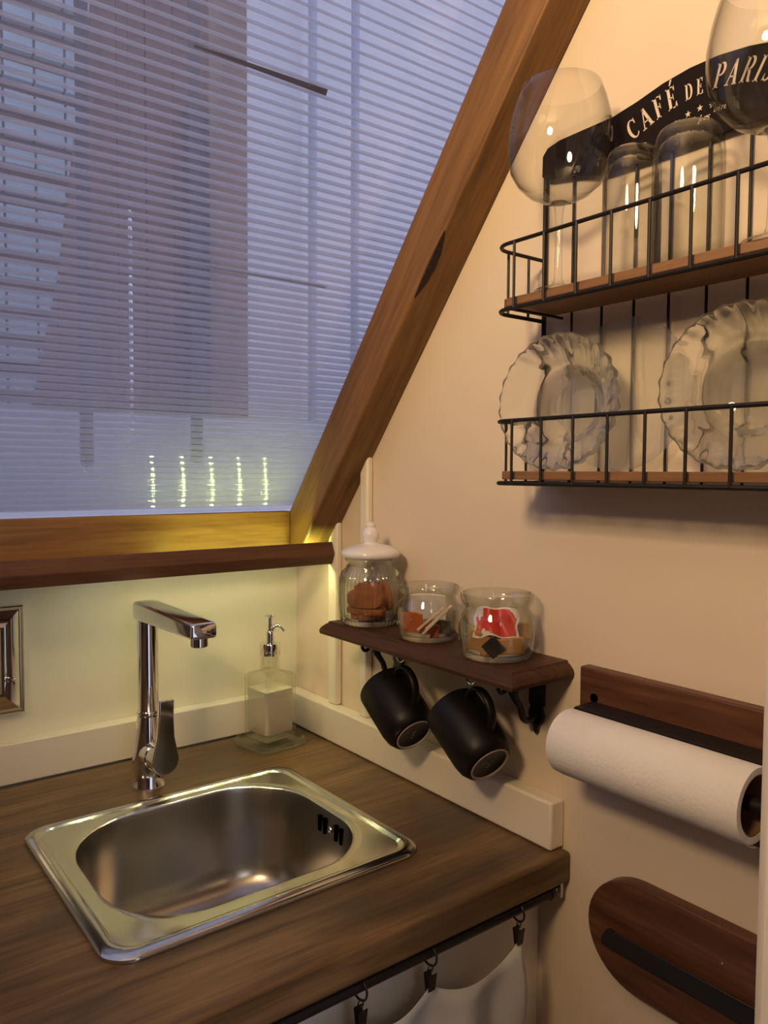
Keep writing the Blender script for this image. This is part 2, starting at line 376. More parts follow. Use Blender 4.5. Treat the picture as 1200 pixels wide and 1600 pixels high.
# fascia board under the sheet and the ledge in front of it
o = MB().box((XL, -.080, .332), (-.0615, -.060, .409)).build('trim_2', 'fascia', bevel=.0015); tag(o, 'orange wooden fascia board between the ribbed window and the ledge', kind='structure')
ledge = empty('window_ledge', (-.5, -.15, .317), 'dark red-brown wooden ledge running under the window', 'ledge')
pr = [(-.1445, .3160), (-.1530, .3350), (-.1440, .3555), (-.139, .3555), (-.137, .3160)]
MB().prism(pr, lambda a, b: (XL, a, b), lambda a, b: (-.0015, a, b)).build('front_rail', 'ledge', ledge, bevel=.0015)
MB().box((XL, -.137, .318), (-.42, -.0005, .330)).build('shelf_board', 'ledge', ledge)
MB().box((-.016, -.137, .318), (-.0165-.006, -.081, .330)).build('end_block', 'ledge', ledge)

# led strip tucked behind the ledge rail
led = empty('led_strip', (-.5, -.13, .325), 'yellow-white led light strip hidden behind the window ledge rail', 'light strip')
MB().box((-.95, -.1365, .3225), (-.025, -.1265, .3245)).build('strip_tape', 'plastic', led)
MB().box((-.33, -.1365, .3265), (-.025, -.1265, .3285)).build('strip_tail', 'plastic', led)
chip = MB().box((-.0035, -.0035, -.00015), (.0035, .0035, .00015)).mesh('led_chip', 'led', smooth=0)
chipu = MB().box((-.0025, -.0025, -.00015), (.0025, .0025, .00015)).mesh('led_chip_up', 'ledup', smooth=0)
k = 0
x = -.045
while x > -.94:
    oc = bpy.data.objects.new('led_chip', chip); C.objects.link(oc); oc.parent = led; oc.location = (x+.5, -.0015, -.0027); x -= .056
for k in range(5):
    oc = bpy.data.objects.new('led_chip', chipu); C.objects.link(oc); oc.parent = led; oc.location = (-.055-.055*k+.5, -.0015, .0037)

# ribbed twin-wall sheet in the slope
SH = 1.24
win = empty('window_1', (-.65, -.074, .411), 'ribbed translucent twin-wall sheet glazing the sloping roof', kind='structure')
wb = tuple(win.location)
MB().add(*slab(XS, -.0, 0, SH, .0000, .0006)).build('inner_skin', 'skin', win, smooth=0)
MB().add(*slab(XS, -.0, 0, SH, .0110, .0116)).build('outer_skin', 'skin', win, smooth=0)
PITCH_R = 0.0118
rm = MB().add(*slab(XS, -.001, -.0014, .0014, .0007, .0109)).mesh('rib', 'rib', wb, 0)
nr = int(SH/PITCH_R)
for k in range(1, nr):
    oc = bpy.data.objects.new('rib', rm); C.objects.link(oc); oc.parent = win
    s = k*PITCH_R; oc.location = (0, -s*CT, s*ST)
for (x0, x1, s, h) in ((-.42, -.25, .6628, .0072), (-.34, -.152, .4216, .0038)):
    vv = [SL(x_, s_, n_) for n_ in (.006, .0075) for (x_, s_) in ((x0, s+h*.28), (x1, s), (x1, s+h), (x0, s+h*.72))]
    MB().add(vv, [(0,3,2,1),(4,5,6,7),(0,1,5,4),(1,2,6,5),(2,3,7,6),(3,0,4,7)]).build('dirt_streak', 'grime', win, smooth=0, label='dark grime lying in one channel')

# upstands, vertical battens, worktop
UH, UT = .064, .026
o = MB().box((XL+.4, -UT, .001), (-UT, 0, UH)).build('baseboard_back', 'whitepaint', bevel=.002); tag(o, 'white upstand strip behind the tap along the worktop', kind='structure')
o = MB().box((-UT, -.66, .001), (0, 0, UH)).build('baseboard_right', 'whitepaint', bevel=.0035); tag(o, 'white upstand strip below the mugs along the shelf wall', kind='structure')
for nm, y0, y1, lb in (('trim_3', -.130, -.157, 'white vertical batten in the corner below the rafter foot'), ('trim_4', -.226, -.248, 'white vertical batten rising behind the lidded jar')):
    pl = [(y0, UH), (y1, UH), (y1, zu(y1)-.001), (y0, zu(y0)-.001)]
    o = MB().prism(pl, lambda a, b: (-.014, a, b), lambda a, b: (0, a, b)).build(nm, 'whitepaint', bevel=.004); tag(o, lb, kind='structure')
o = MB().box((-.388, -1.16, FLOOR), (0, -1.10, CEIL)).build('trim_5', 'whitepaint', bevel=.006); tag(o, 'white upright panel edge at the right side of the view', kind='structure')

o = MB().box((-1.40, -.62, FLOOR), (-.001, -.60, -.042)).build('trim_6', 'whitepaint'); tag(o, 'pale panel behind the curtain under the worktop', kind='structure')
WY = -.672
wt = MB(); xs = [-1.45, -.53, -.17, -.0005]; ys = [WY, -.545, -.225, -.0265+.0005]; zs = (-.040, 0.0)
idx = {}
for zi, z in enumerate(zs):
    for i, x in enumerate(xs):
        for j, y in enumerate(ys): idx[(i, j, zi)] = len(wt.v); wt.v.append((x, y, z))
for i in range(3):
    for j in range(3):
        if (i, j) == (1, 1): continue
        wt.f.append((idx[i,j,1], idx[i+1,j,1], idx[i+1,j+1,1], idx[i,j+1,1])); wt.f.append((idx[i,j,0], idx[i,j+1,0], idx[i+1,j+1,0], idx[i+1,j,0]))
for i in range(3):
    wt.f.append((idx[i,0,0], idx[i+1,0,0], idx[i+1,0,1], idx[i,0,1])); wt.f.append((idx[i,3,0], idx[i,3,1], idx[i+1,3,1], idx[i+1,3,0]))
    wt.f.append((idx[0,i,0], idx[0,i,1], idx[0,i+1,1], idx[0,i+1,0])); wt.f.append((idx[3,i,0], idx[3,i+1,0], idx[3,i+1,1], idx[3,i,1]))
wt.f += [(idx[1,1,0], idx[1,1,1], idx[2,1,1], idx[2,1,0]), (idx[1,2,0], idx[2,2,0], idx[2,2,1], idx[1,2,1]), (idx[1,1,0], idx[1,2,0], idx[1,2,1], idx[1,1,1]), (idx[2,1,0], idx[2,1,1], idx[2,2,1], idx[2,2,0])]
o = wt.build('worktop', 'worktop', bevel=.005, seg=3); tag(o, 'brown wood-grain kitchen worktop around the sink', 'worktop')

# ------------------------------------------------------------------ sink
SX, SY = -.349, -.386
sink = empty('kitchen_sink', (SX, SY, 0), 'stainless steel inset sink with a rounded bowl in the worktop', 'sink')
ZR = .0005
def ring(hx, hy, r, z, cx=SX, cy=SY): return rrect(cx, cy, hx, hy, r, z, 12)
BX, BY = -.348, -.381
rim = [ring(.200, .178, .034, ZR), ring(.200, .178, .034, .0035+ZR), ring(.197, .175, .033, .0062+ZR), ring(.190, .168, .029, .0075+ZR), ring(.185, .163, .026, .0072+ZR),
       ring(.182, .160, .024, .0045+ZR), ring(.180, .158, .022, .004+ZR), ring(.170, .147, .085, .004+ZR, BX, BY), ring(.166, .143, .098, .0035+ZR, BX, BY), ring(.163, .140, .100, .001+ZR, BX, BY)]
MB().rings(rim).build('rim', 'steel', sink, smooth=50)
bowl = [ring(.163, .140, .100, .001+ZR, BX, BY), ring(.1615, .1385, .099, -.006, BX, BY), ring(.157, .134, .092, -.060, BX, BY), ring(.153, .130, .086, -.105, BX, BY), ring(.148, .125, .082, -.125, BX, BY),
        ring(.138, .115, .076, -.138, BX, BY), ring(.120, .098, .070, -.146, BX, BY), ring(.080, .066, .05, -.149, BX, BY), ring(.040, .040, .0399, -.151, BX, BY)]
MB().rings(bowl, cap1=True).build('bowl', 'bowlsteel', sink, smooth=60)
dr = MB().lathe([(.036, -.1505), (.036, -.1490), (.030, -.1485), (.024, -.1505), (.0, -.1505)], Matrix.Translation((BX, BY, 0)), 32)
dr.build('drain', 'chrome', sink)
ov = empty('overflow', (0, 0, 0), 'overflow slots in the bowl wall'); ov.parent = sink; del ov['label']
for k, (dy, hh) in enumerate(((-.028, .011), (-.015, .011), (.013, .011), (.026, .011))):
    y = -.402 + dy; xw = BX + .1601
    zc = -.020
    sl = MB().box((xw-.0022, y-.0028, zc-hh), (xw+.001, y+.0028, zc+hh)); sl.build('slot', 'dark', ov, base=(SX, SY, 0))
MB().lathe([(.0, .003), (.0035, .002), (.0045, 0)], frame_from((BX+.1601-.001, -.403, -.020), (-1, 0, 0)), 16).build('screw', 'chrome', ov, base=(SX, SY, 0))

# ------------------------------------------------------------------ tap
FX, FY = -.350, -.146
tap = empty('mixer_tap', (FX, FY, 0), 'chrome mixer tap with straight spout behind the sink', 'tap')
T = Matrix.Translation((FX, FY, 0))
MB().lathe([(.0275, 0), (.0275, .003), (.0262, .005), (.0250, .030), (.0222, .065), (.0190, .090), (.0165, .108), (.0160, .112), (0, .112)], T, 40).build('body', 'chrome', tap)
MB().lathe([(.0168, .108), (.0172, .110), (.0172, .114), (.0160, .116)], T, 40).build('collar', 'chrome', tap)
MB().lathe([(.0155, .113), (.0155, .262), (0, .262)], T, 40).build('column', 'chrome', tap)
sp = []
def spring(y, hw, z0, z1, r=.006, n=6):
    cz, hz = (z0+z1)/2, (z1-z0)/2; pts = []
    for (sx, sz, a0) in ((1, 1, 0), (-1, 1, 90), (-1, -1, 180), (1, -1, 270)):
        for k in range(n+1):
            a = R(a0+90*k/n); pts.append((FX + sx*(hw-r) + r*math.cos(a), y, cz + sz*(hz-r) + r*math.sin(a)))
    return pts
prof = [(FY+.0165, .0155, .258, .278), (FY+.017, .0165, .256, .280), (FY+.012, .0175, .254, .2825), (FY, .0178, .254, .283), (FY-.08, .0178, .256, .282), (FY-.15, .0178, .258, .281), (FY-.196, .0178, .259, .2805), (FY-.202, .0172, .260, .2800), (FY-.203, .0160, .261, .279)]
MB().rings([spring(*p, r=.0045) for p in prof], True, True).build('spout', 'chrome', tap, smooth=50)
MB().lathe([(.0, .247), (.0105, .247), (.0115, .248), (.0115, .261), (0, .261)], Matrix.Translation((FX, FY-.186, 0)), 24).build('aerator', 'chrome', tap)
hf = frame_from((FX+.001, FY-.004, .052), (.06, -1.0, 0))
MB().lathe([(.0215, .0), (.0215, .026), (.0195, .027), (.0195, .029), (.0212, .030), (.0212, .047), (0, .047)], hf, 36).build('hub', 'chrome', tap)
lv = []
ax = Vector((.06, -1.0, 0)).normalized(); sd = Vector((.998, .06, 0)); c0 = Vector((FX+.001, FY-.004, .052)) + ax*.0455
lp = [(p[0], p[1]) for p in arc(0, 0, .0215, 215, 325, 10)]
lp = arc(0, 0, .0215, 160, 380, 16) + [(.0135, .035), (.0120, .060), (.0115, .092), (-.0115, .092), (-.0120, .060), (-.0135, .035)]
def lev(off): return lambda a, b: tuple(c0 + sd*a + Vector((0, 0, b)) + ax*(off + .10*max(0, b)*0.6))
MB().prism(lp, lev(0), lev(.0075)).build('lever', 'chrome', tap, bevel=.0015)
MB().lathe([(0, .0035), (.0035, .003), (.0042, 0)], frame_from((FX+.010, FY-.0258, .020), (.3, -.95, 0)), 16).build('plug', 'chrome', tap)

# ------------------------------------------------------------------ soap dispenser on its glass tray
DX, DY = -.113, -.098
rotz = R(8)
def rr(cx, cy, hx, hy, r, z, n=6):
    return [(cx + (px-cx)*math.cos(rotz) - (py-cy)*math.sin(rotz), cy + (px-cx)*math.sin(rotz) + (py-cy)*math.cos(rotz), pz) for (px, py, pz) in rrect(cx, cy, hx, hy, r, z, n)]
tray = MB().rings([rr(DX, DY, h, h, r, z) for (h, r, z) in ((.043, .012, .0006), (.0475, .014, .0020), (.0480, .014, .010), (.0460, .013, .0135), (.0430, .012, .0140), (.0405, .010, .0110), (.0395, .010, .0095))], True, True)
o = tray.build('soap_tray', 'trayglass'); tag(o, 'thick square glass tray under the soap dispenser', 'tray')
ZB = .0145
so = empty('soap_dispenser', (DX, DY, ZB), 'square clear glass soap dispenser with chrome pump in the corner', 'dispenser')
ow = [(.030, .007, 0), (.0335, .009, .002), (.0340, .009, .006), (.0340, .008, .106), (.0330, .008, .110), (.028, .010, .1145), (.0165, .0150, .1185), (.0150, .0149, .144), (.0150, .0149, .146)]
iw = [(.0125, .0124, .146), (.0125, .0124, .119), (.024, .010, .1125), (.0290, .007, .109), (.0300, .007, .104), (.0300, .007, .012), (.028, .006, .010)]
MB().rings([rr(DX, DY, h, h, r, ZB+z) for (h, r, z) in ow] + [rr(DX, DY, h, h, r, ZB+z) for (h, r, z) in iw], True, True).build('bottle', 'bottleglass', so)
MB().rings([rr(DX, DY, h, h, r, ZB+z) for (h, r, z) in ((.028, .006, .0105), (.0295, .007, .013), (.0295, .007, .086), (.0290, .007, .0865))], True, True).build('liquid', 'soap', so, label='milky soap')
D = Matrix.Translation((DX, DY, ZB))
MB().lathe([(.0178, .1445), (.0182, .1455), (.0182, .1635), (.0172, .1655), (.008, .1660), (0, .166)], D, 36).build('collar', 'chrome', so)
MB().lathe([(.0072, .165), (.0072, .184), (.0062, .186), (.0040, .1865), (.0036, .2110), (.0, .2110)], D, 24).build('pump_stem', 'chrome', so)
MB().lathe([(.0, .2160), (.0085, .2150), (.0098, .2135), (.0085, .2120), (.0040, .2085), (.0038, .202)], D, 24).build('plunger', 'chrome', so)
noz = bez((DX+.003, DY-.002, ZB+.186), (DX+.006, DY-.004, ZB+.199), (DX+.013, DY-.009, ZB+.199), (DX+.021, DY-.014, ZB+.186), 10)
MB().tube(noz, [.0032]*8+[.0030, .0030, .0034], 12).build('nozzle', 'chrome', so)

# ------------------------------------------------------------------ bevelled mirror on the back wall
mx0, mx1, mz0, mz1 = -.660, -.4945, .106, .272
mir = empty('wall_mirror', ((mx0+mx1)/2, -.006, (mz0+mz1)/2), 'small square mirror in a chamfered silver frame on the back wall', 'mirror')
def fr(inset, y): return [(mx0+inset, y, mz0+inset), (mx1-inset, y, mz0+inset), (mx1-inset, y, mz1-inset), (mx0+inset, y, mz1-inset)]
MB().rings([fr(0, -.0005), fr(0, -.011), fr(.0015, -.0125), fr(.005, -.0125), fr(.0055, -.010)], True, False).build('frame', 'mirrorframe', mir, smooth=0)
a, b = fr(.0055, -.010), fr(.030, -.0185); c_ = fr(.0330, -.012)
for k in range(4):
    k2 = (k+1) % 4
    MB().add([a[k], a[k2], b[k2], b[k], c_[k], c_[k2]], [(0, 1, 2, 3), (3, 2, 5, 4), (0, 3, 4), (1, 5, 2), (0, 4, 5, 1)]).build('bevel_strip', 'mirror', mir, smooth=0)
MB().box((mx0+.033, -.0125, mz0+.033), (mx1-.033, -.006, mz1-.033)).build('mirror_plate', 'mirrorframe', mir, smooth=0)

# ------------------------------------------------------------------ jar shelf
ZS = .243
y0s, y1s, W = -.256, -.672, .113
sh = empty('jar_shelf', (-.056, -.464, ZS-.022), 'dark brown moulded wall shelf holding three glass jars', 'shelf')
def shr(ins, z): return [(-W+ins, y1s+ins, z), (0, y1s+ins, z), (0, y0s-ins, z), (-W+ins, y0s-ins, z)]
MB().rings([shr(.006, ZS-.022), shr(.001, ZS-.020), shr(.0, ZS-.015), shr(.002, ZS-.010), shr(.008, ZS-.004), shr(.010, ZS-.0032), shr(.0115, ZS)], True, True).build('board', 'shelfwood', sh, smooth=30)
def bracket(yb):
    br = empty('bracket', (0, 0, 0), 'black scrolled iron bracket'); br.parent = sh; bb = tuple(sh.location)
    zb = ZS-.0225
    pl = [(.0125, zb), (.0125, zb-.044), (.0095, zb-.048), (.0130, zb-.058), (.0110, zb-.066), (.0045, zb-.072), (.0030, zb-.081), (0, zb-.0845),
          (-.0030, zb-.081), (-.0045, zb-.072), (-.0110, zb-.066), (-.0130, zb-.058), (-.0095, zb-.048), (-.0125, zb-.044), (-.0125, zb)]
    MB().prism(pl, lambda a, b: (-.0015, yb+a, b), lambda a, b: (-.0060, yb+a, b)).build('wall_plate', 'black', br, base=bb, bevel=.0008)
    MB().box((-.066, yb-.007, zb-.0045), (0, yb+.007, zb)).build('arm', 'black', br, base=bb, bevel=.0008)
    pts = bez((-.047, yb, zb-.003), (-.056, yb, zb-.030), (-.036, yb, zb-.034), (-.033, yb, zb-.050), 8) + bez((-.033, yb, zb-.050), (-.030, yb, zb-.066), (-.014, yb, zb-.068), (-.005, yb, zb-.056), 8)[1:]
    MB().tube(pts, [.0072, .0074, .0068, .0056, .0048, .0046]+[.0044]*(len(pts)-6), 10).build('brace', 'black', br, base=bb)
    MB().tube([(-.069+.0070*math.sin(R(q)), yb, zb-.0110+.0080*math.cos(R(q))) for q in range(0, 360, 24)], .0028, 8, True).build('scroll_ring', 'black', br, base=bb)
bracket(-.614); bracket(-.322)
def cup_hook(x, y):
    zb = ZS-.0215; r = .0085; pts = [(x, y, zb+.001), (x, y, zb-.007)]
    for q in range(0, 251, 18):
        pts.append((x, y - r + r*math.cos(R(q)), zb-.0155 - r*math.sin(R(q))))
    MB().tube(pts, .0016, 8).build('cup_hook', 'chrome', sh)
cup_hook(-.062, -.542); cup_hook(-.062, -.392)

# ------------------------------------------------------------------ mugs hanging from the hooks
def mug(loc_bottom, axis, label, name='black_mug'):
    a = Vector(axis).normalized(); B = Vector(loc_bottom)
    rt_ = empty(name, tuple(B), label, 'mug', 'black mugs hanging under the jar shelf')
    F = frame_from(B, -a, (0, 0, 1))              # local z from the base towards the mouth; local x is up
    prof = [(0, .0022), (.0245, .0022), (.0265, .0004), (.0285, .0), (.0325, .0030), (.0375, .012), (.0395, .024), (.0400, .060), (.0400, .094), (.0392, .0965), (.0378, .0960), (.0372, .092), (.0368, .030), (.030, .010), (0, .008)]
    MB().lathe(prof, F, 56).build('body', 'mug', rt_, smooth=60)
    MB().lathe([(.0250, .0016), (.0254, -.0006), (.0278, -.0008), (.0284, .0010)], F, 56, closed=True).build('foot_ring', 'mugring', rt_, label='pale unglazed foot ring')
    hp = bez((.0385, 0, .080), (.078, 0, .085), (.080, 0, .030), (.0385, 0, .024), 16)
    pts = [F @ Vector(p) for p in hp]
    hm = MB(); rings = []
    for i, p in enumerate(hp):
        t = Vector(hp[min(i+1, 16)]) - Vector(hp[max(i-1, 0)]); t.normalize(); nn = Vector((t.z, 0, -t.x))
        rings.append([F @ (Vector(p) + nn*.0035*math.cos(R(q)) + Vector((0, 1, 0))*.0062*math.sin(R(q))) for q in range(0, 360, 30)])
    hm.rings(rings, True, True).build('handle', 'mug', rt_, smooth=60)
    mk = MB(); zz = -.0
    for (px, q0) in ((-.007, 0), (-.003, 1), (.001, 2), (.005, 3)):
        mk.tube([F @ Vector((px + .0012*math.sin(k*1.3+q0), -.003 + .0012*k*(1 + .3*(q0 % 2)), .0019)) for k in range(5)], .00035, 5)
    mk.build('base_mark', 'mugring', rt_, label='faint maker mark on the base')
    return rt_
mug((-.076, -.601, .107), (-.10, -.85, -.52), 'black mug nearest the paper towel, its ringed base facing out')
mug((-.078, -.452, .105), (-.08, -.85, -.52), 'black mug hanging left of its twin below the middle jar')

# ------------------------------------------------------------------ jars
def jar(name, x, y, prof_out, prof_in, mod, label, mat_='jarglass', seg=72, zb=ZS+.0004):
    j = empty(name, (x, y, zb), label, 'jar', 'glass jars on the dark shelf')
    T_ = Matrix.Translation((x, y, zb))
    MB().lathe(prof_out + prof_in, T_, seg, mod=mod).build('glass_body', mat_, j, smooth=70)
    return j, T_
def flute(n, d, z0, z1, nout):
    def f(an, r, z, i):
        if i < nout and z0 < z < z1: return (r*(1 + d*(abs(math.cos(an*n/2))-.6)), z)
        return (r, z)
    return f
j1o = [(0, .0), (.040, .0), (.0440, .0025), (.0465, .010), (.0485, .030), (.0490, .055), (.0480, .068), (.0440, .080), (.0385, .0875), (.0372, .090), (.0370, .0970), (.0390, .0985), (.0395, .1010), (.0380, .1025)]
j1i = [(.0355, .1020), (.0345, .098), (.0345, .090), (.040, .080), (.0445, .068), (.0458, .055), (.0450, .030), (.0430, .012), (.039, .008), (0, .007)]
jx1, jy1 = -.058, -.318
jar1, T1 = jar('lidded_jar', jx1, jy1, j1o, j1i, flute(40, .085, .006, .086, len(j1o)), 'ribbed glass jar with white knobbed lid holding ginger biscuits', seg=160)
MB().lathe([(0, .1035), (.042, .1035), (.0455, .1050), (.0468, .1090), (.0460, .1130), (.0420, .1165), (.030, .1215), (.018, .1240), (.0115, .1250), (.0105, .1275), (.0125, .132), (.0140, .138), (.0125, .1445), (.0085, .1490), (.0072, .1500), (.0078, .1520), (.0072, .1555), (.0040, .1580), (0, .1585)], T1, 48).build('lid', 'porcelain', jar1, smooth=60, label='white glazed lid with a knob')
j2o = [(0, 0), (.038, 0), (.0415, .002), (.0440, .010), (.0455, .028), (.0455, .040), (.0430, .051), (.0395, .057), (.0390, .061), (.0425, .0655), (.0440, .070), (.0440, .0760), (.0432, .0770)]
j2i = [(.0405, .0765), (.0405, .070), (.0365, .0620), (.0365, .056), (.040, .050), (.0425, .040), (.0425, .026), (.041, .010), (.036, .0065), (0, .006)]
jx2, jy2 = -.056, -.455
jar2, T2 = jar('open_jar', jx2, jy2, j2o, j2i, None, 'open round glass jar of paper sticks between the other jars')
sc = 1.08
jx3, jy3 = -.058, -.592
jar3, T3 = jar('open_jar', jx3, jy3, [(r*sc, z*sc) for r, z in j2o], [(r*sc, z*sc) for r, z in j2i], None, 'open round glass jar with a red packet on top')

def slab_obj(name, mt, c, size, rot, label, cat, group=None, bevel=.001, bend=0.0):
    hx, hy, hz = size[0]/2, size[1]/2, size[2]/2
    mb = MB(); nx = 6
    rings_ = []
    for k in range(nx+1):
        x = -hx + 2*hx*k/nx; dz = bend*(1-(x/hx)**2)
        rings_.append([(x, -hy, -hz+dz), (x, hy, -hz+dz), (x, hy, hz+dz), (x, -hy, hz+dz)])
    mb.rings(rings_, True, True)
    o_ = mb.build(name, mt, bevel=bevel); o_.location = c; o_.rotation_euler = tuple(R(q) for q in rot)
    return tag(o_, label, cat, group)
def jp(T_, x, y, z):
    return tuple(T_ @ Vector((x, y, z)))
def biscuit(c, rot, label, lx=.058, ly=.038, h=.009):
    pts = []
    n_ = 40
    for k in range(n_):
        a_ = 2*math.pi*k/n_; q = (abs(math.cos(a_))**3.2 + abs(math.sin(a_))**3.2)**(-1/3.2); e_ = 1 + .025*math.cos(a_*20)
        pts.append((lx/2*q*math.cos(a_)*e_, ly/2*q*math.sin(a_)*e_))
    mb = MB().rings([[(px*.95, py*.95, -h/2) for px, py in pts], [(px, py, -h*.25) for px, py in pts], [(px, py, h*.25) for px, py in pts], [(px*.93, py*.93, h/2) for px, py in pts], [(px*.3, py*.3, h/2+.0006) for px, py in pts]], True, True)
    o_ = mb.build('ginger_biscuit', 'biscuit'); o_.location = c; o_.rotation_euler = tuple(R(q) for q in rot)
    return tag(o_, label, 'biscuit', 'ginger biscuits in the lidded jar')
biscuit(jp(T1, -.002, .002, .0125), (0, 0, 12), 'lowest ginger biscuit lying flat in the lidded jar')
biscuit(jp(T1, -.010, -.004, .0225), (4, 2, -52), 'second ginger biscuit from the bottom of the lidded jar', .060)
biscuit(jp(T1, -.0215, -.015, .0415), (90, 0, -52), 'broad ginger biscuit standing upright at the front of the lidded jar', .056, .030, .008)
biscuit(jp(T1, .008, .010, .040), (82, 0, -48), 'upright ginger biscuit behind the broad front one in the lidded jar', .056, .044, .009)
biscuit(jp(T1, .0225, -.010, .042), (80, 0, 75), 'upright ginger biscuit at the right in the lidded jar', .040, .046, .008)

slab_obj('tea_sachet', 'tea', jp(T2, -.024, .008, .022), (.034, .0025, .030), (8, 0, -62), 'orange tea sachet standing at the left in the middle jar', 'sachet', bend=.002)
slab_obj('tea_sachet', 'tea', jp(T2, -.012, -.005, .0165), (.044, .0025, .018), (18, 10, -50), 'low orange tea sachet behind the paper sticks', 'sachet')
slab_obj('paper_sachet', 'white', jp(T2, .003, .003, .042), (.050, .0022, .040), (14, 0, -48), 'white paper sachet standing tallest in the middle jar', 'sachet', bend=.002)
slab_obj('foil_sachet', 'grey', jp(T2, .006, -.016, .018), (.034, .003, .022), (20, 5, -36), 'dark foil sachet low at the right in the middle jar', 'sachet')
st = [((-.0150, -.0225, .032), (0, -42, -50)), ((-.0120, -.0280, .028), (0, -46, -48)), ((-.006, -.029, .034), (0, -44, -46))]
for (c, rt3), lb in zip(st, ('upper paper sugar stick leaning in the middle jar', 'middle paper sugar stick leaning in the middle jar', 'lower paper sugar stick leaning in the middle jar')):
    slab_obj('sugar_stick', 'stick', jp(T2, *c), (.050, .0050, .0036), rt3, lb, 'sugar stick', 'sugar sticks in the middle jar', .0008)

def wavy(name, mt, c, sx, sz, rot, label, cat, edge=None, amp=.0025, nf=2.0):
    """crumpled packet: a bent sheet with thickness and, if given, a paler crimped border as a part"""
    rt_ = empty(name, c, label, cat)
    rt_.rotation_euler = tuple(R(q) for q in rot)
    def grid(hx, hz, th, off):
        mb = MB(); nx, nz = 12, 8; P = {}
        for s_ in (0, 1):
            for i in range(nx+1):
                for j in range(nz+1):
                    u, v = -1+2*i/nx, -1+2*j/nz
                    yy = amp*(math.sin(u*nf*2+v) + .6*math.cos(v*3+u*nf)) + (th/2 if s_ else -th/2)*(1-.5*max(abs(u), abs(v))**4) + off
                    P[i, j, s_] = len(mb.v); mb.v.append((hx*u*(1+.05*math.sin(v*5)), yy, hz*v*(1+.06*math.sin(u*6))))
        for i in range(nx):
            for j in range(nz):
                mb.f.append((P[i,j,0], P[i+1,j,0], P[i+1,j+1,0], P[i,j+1,0])); mb.f.append((P[i,j,1], P[i,j+1,1], P[i+1,j+1,1], P[i+1,j,1]))
        for i in range(nx):
            mb.f.append((P[i,0,0], P[i,0,1], P[i+1,0,1], P[i+1,0,0])); mb.f.append((P[i,nz,0], P[i+1,nz,0], P[i+1,nz,1], P[i,nz,1]))
        for j in range(nz):
            mb.f.append((P[0,j,0], P[0,j+1,0], P[0,j+1,1], P[0,j,1])); mb.f.append((P[nx,j,0], P[nx,j,1], P[nx,j+1,1], P[nx,j+1,0]))
        return mb
    grid(sx/2, sz/2, .004, 0).build('packet', mt, rt_, base=(0, 0, 0), smooth=60)
    if edge: grid(sx/2*1.12, sz/2*1.16, .0012, 0).build('crimped_border', edge, rt_, base=(0, 0, 0), smooth=60, label='pale torn border')
    return rt_
wavy('red_packet', 'red', jp(T3, -.010, -.009, .046), .050, .034, (-28, 0, -50), 'crumpled red packet with pale border at the top of the right jar', 'packet', 'white', .0042, 2.6)
slab_obj('kraft_packet', 'kraft', jp(T3, -.026, .006, .0185), (.030, .003, .026), (10, 18, -62), 'tan packet at the left bottom of the right jar', 'packet', bend=.003)
slab_obj('kraft_packet', 'kraft', jp(T3, -.006, -.030, .0190), (.034, .006, .020), (4, -6, -38), 'tan boxy packet at the right bottom of the right jar', 'packet')
slab_obj('kraft_packet', 'kraft', jp(T3, .016, -.020, .033), (.034, .004, .022), (10, -8, -42), 'tan packet behind the boxy one in the right jar', 'packet')
slab_obj('black_packet', 'blacks', jp(T3, -.024, -.018, .0175), (.022, .003, .022), (10, 45, -50), 'glossy black packet at the bottom centre of the right jar', 'packet')
slab_obj('grey_packet', 'grey', jp(T3, .010, .016, .028), (.046, .004, .030), (8, 0, -50), 'grey packet at the back of the right jar', 'packet')

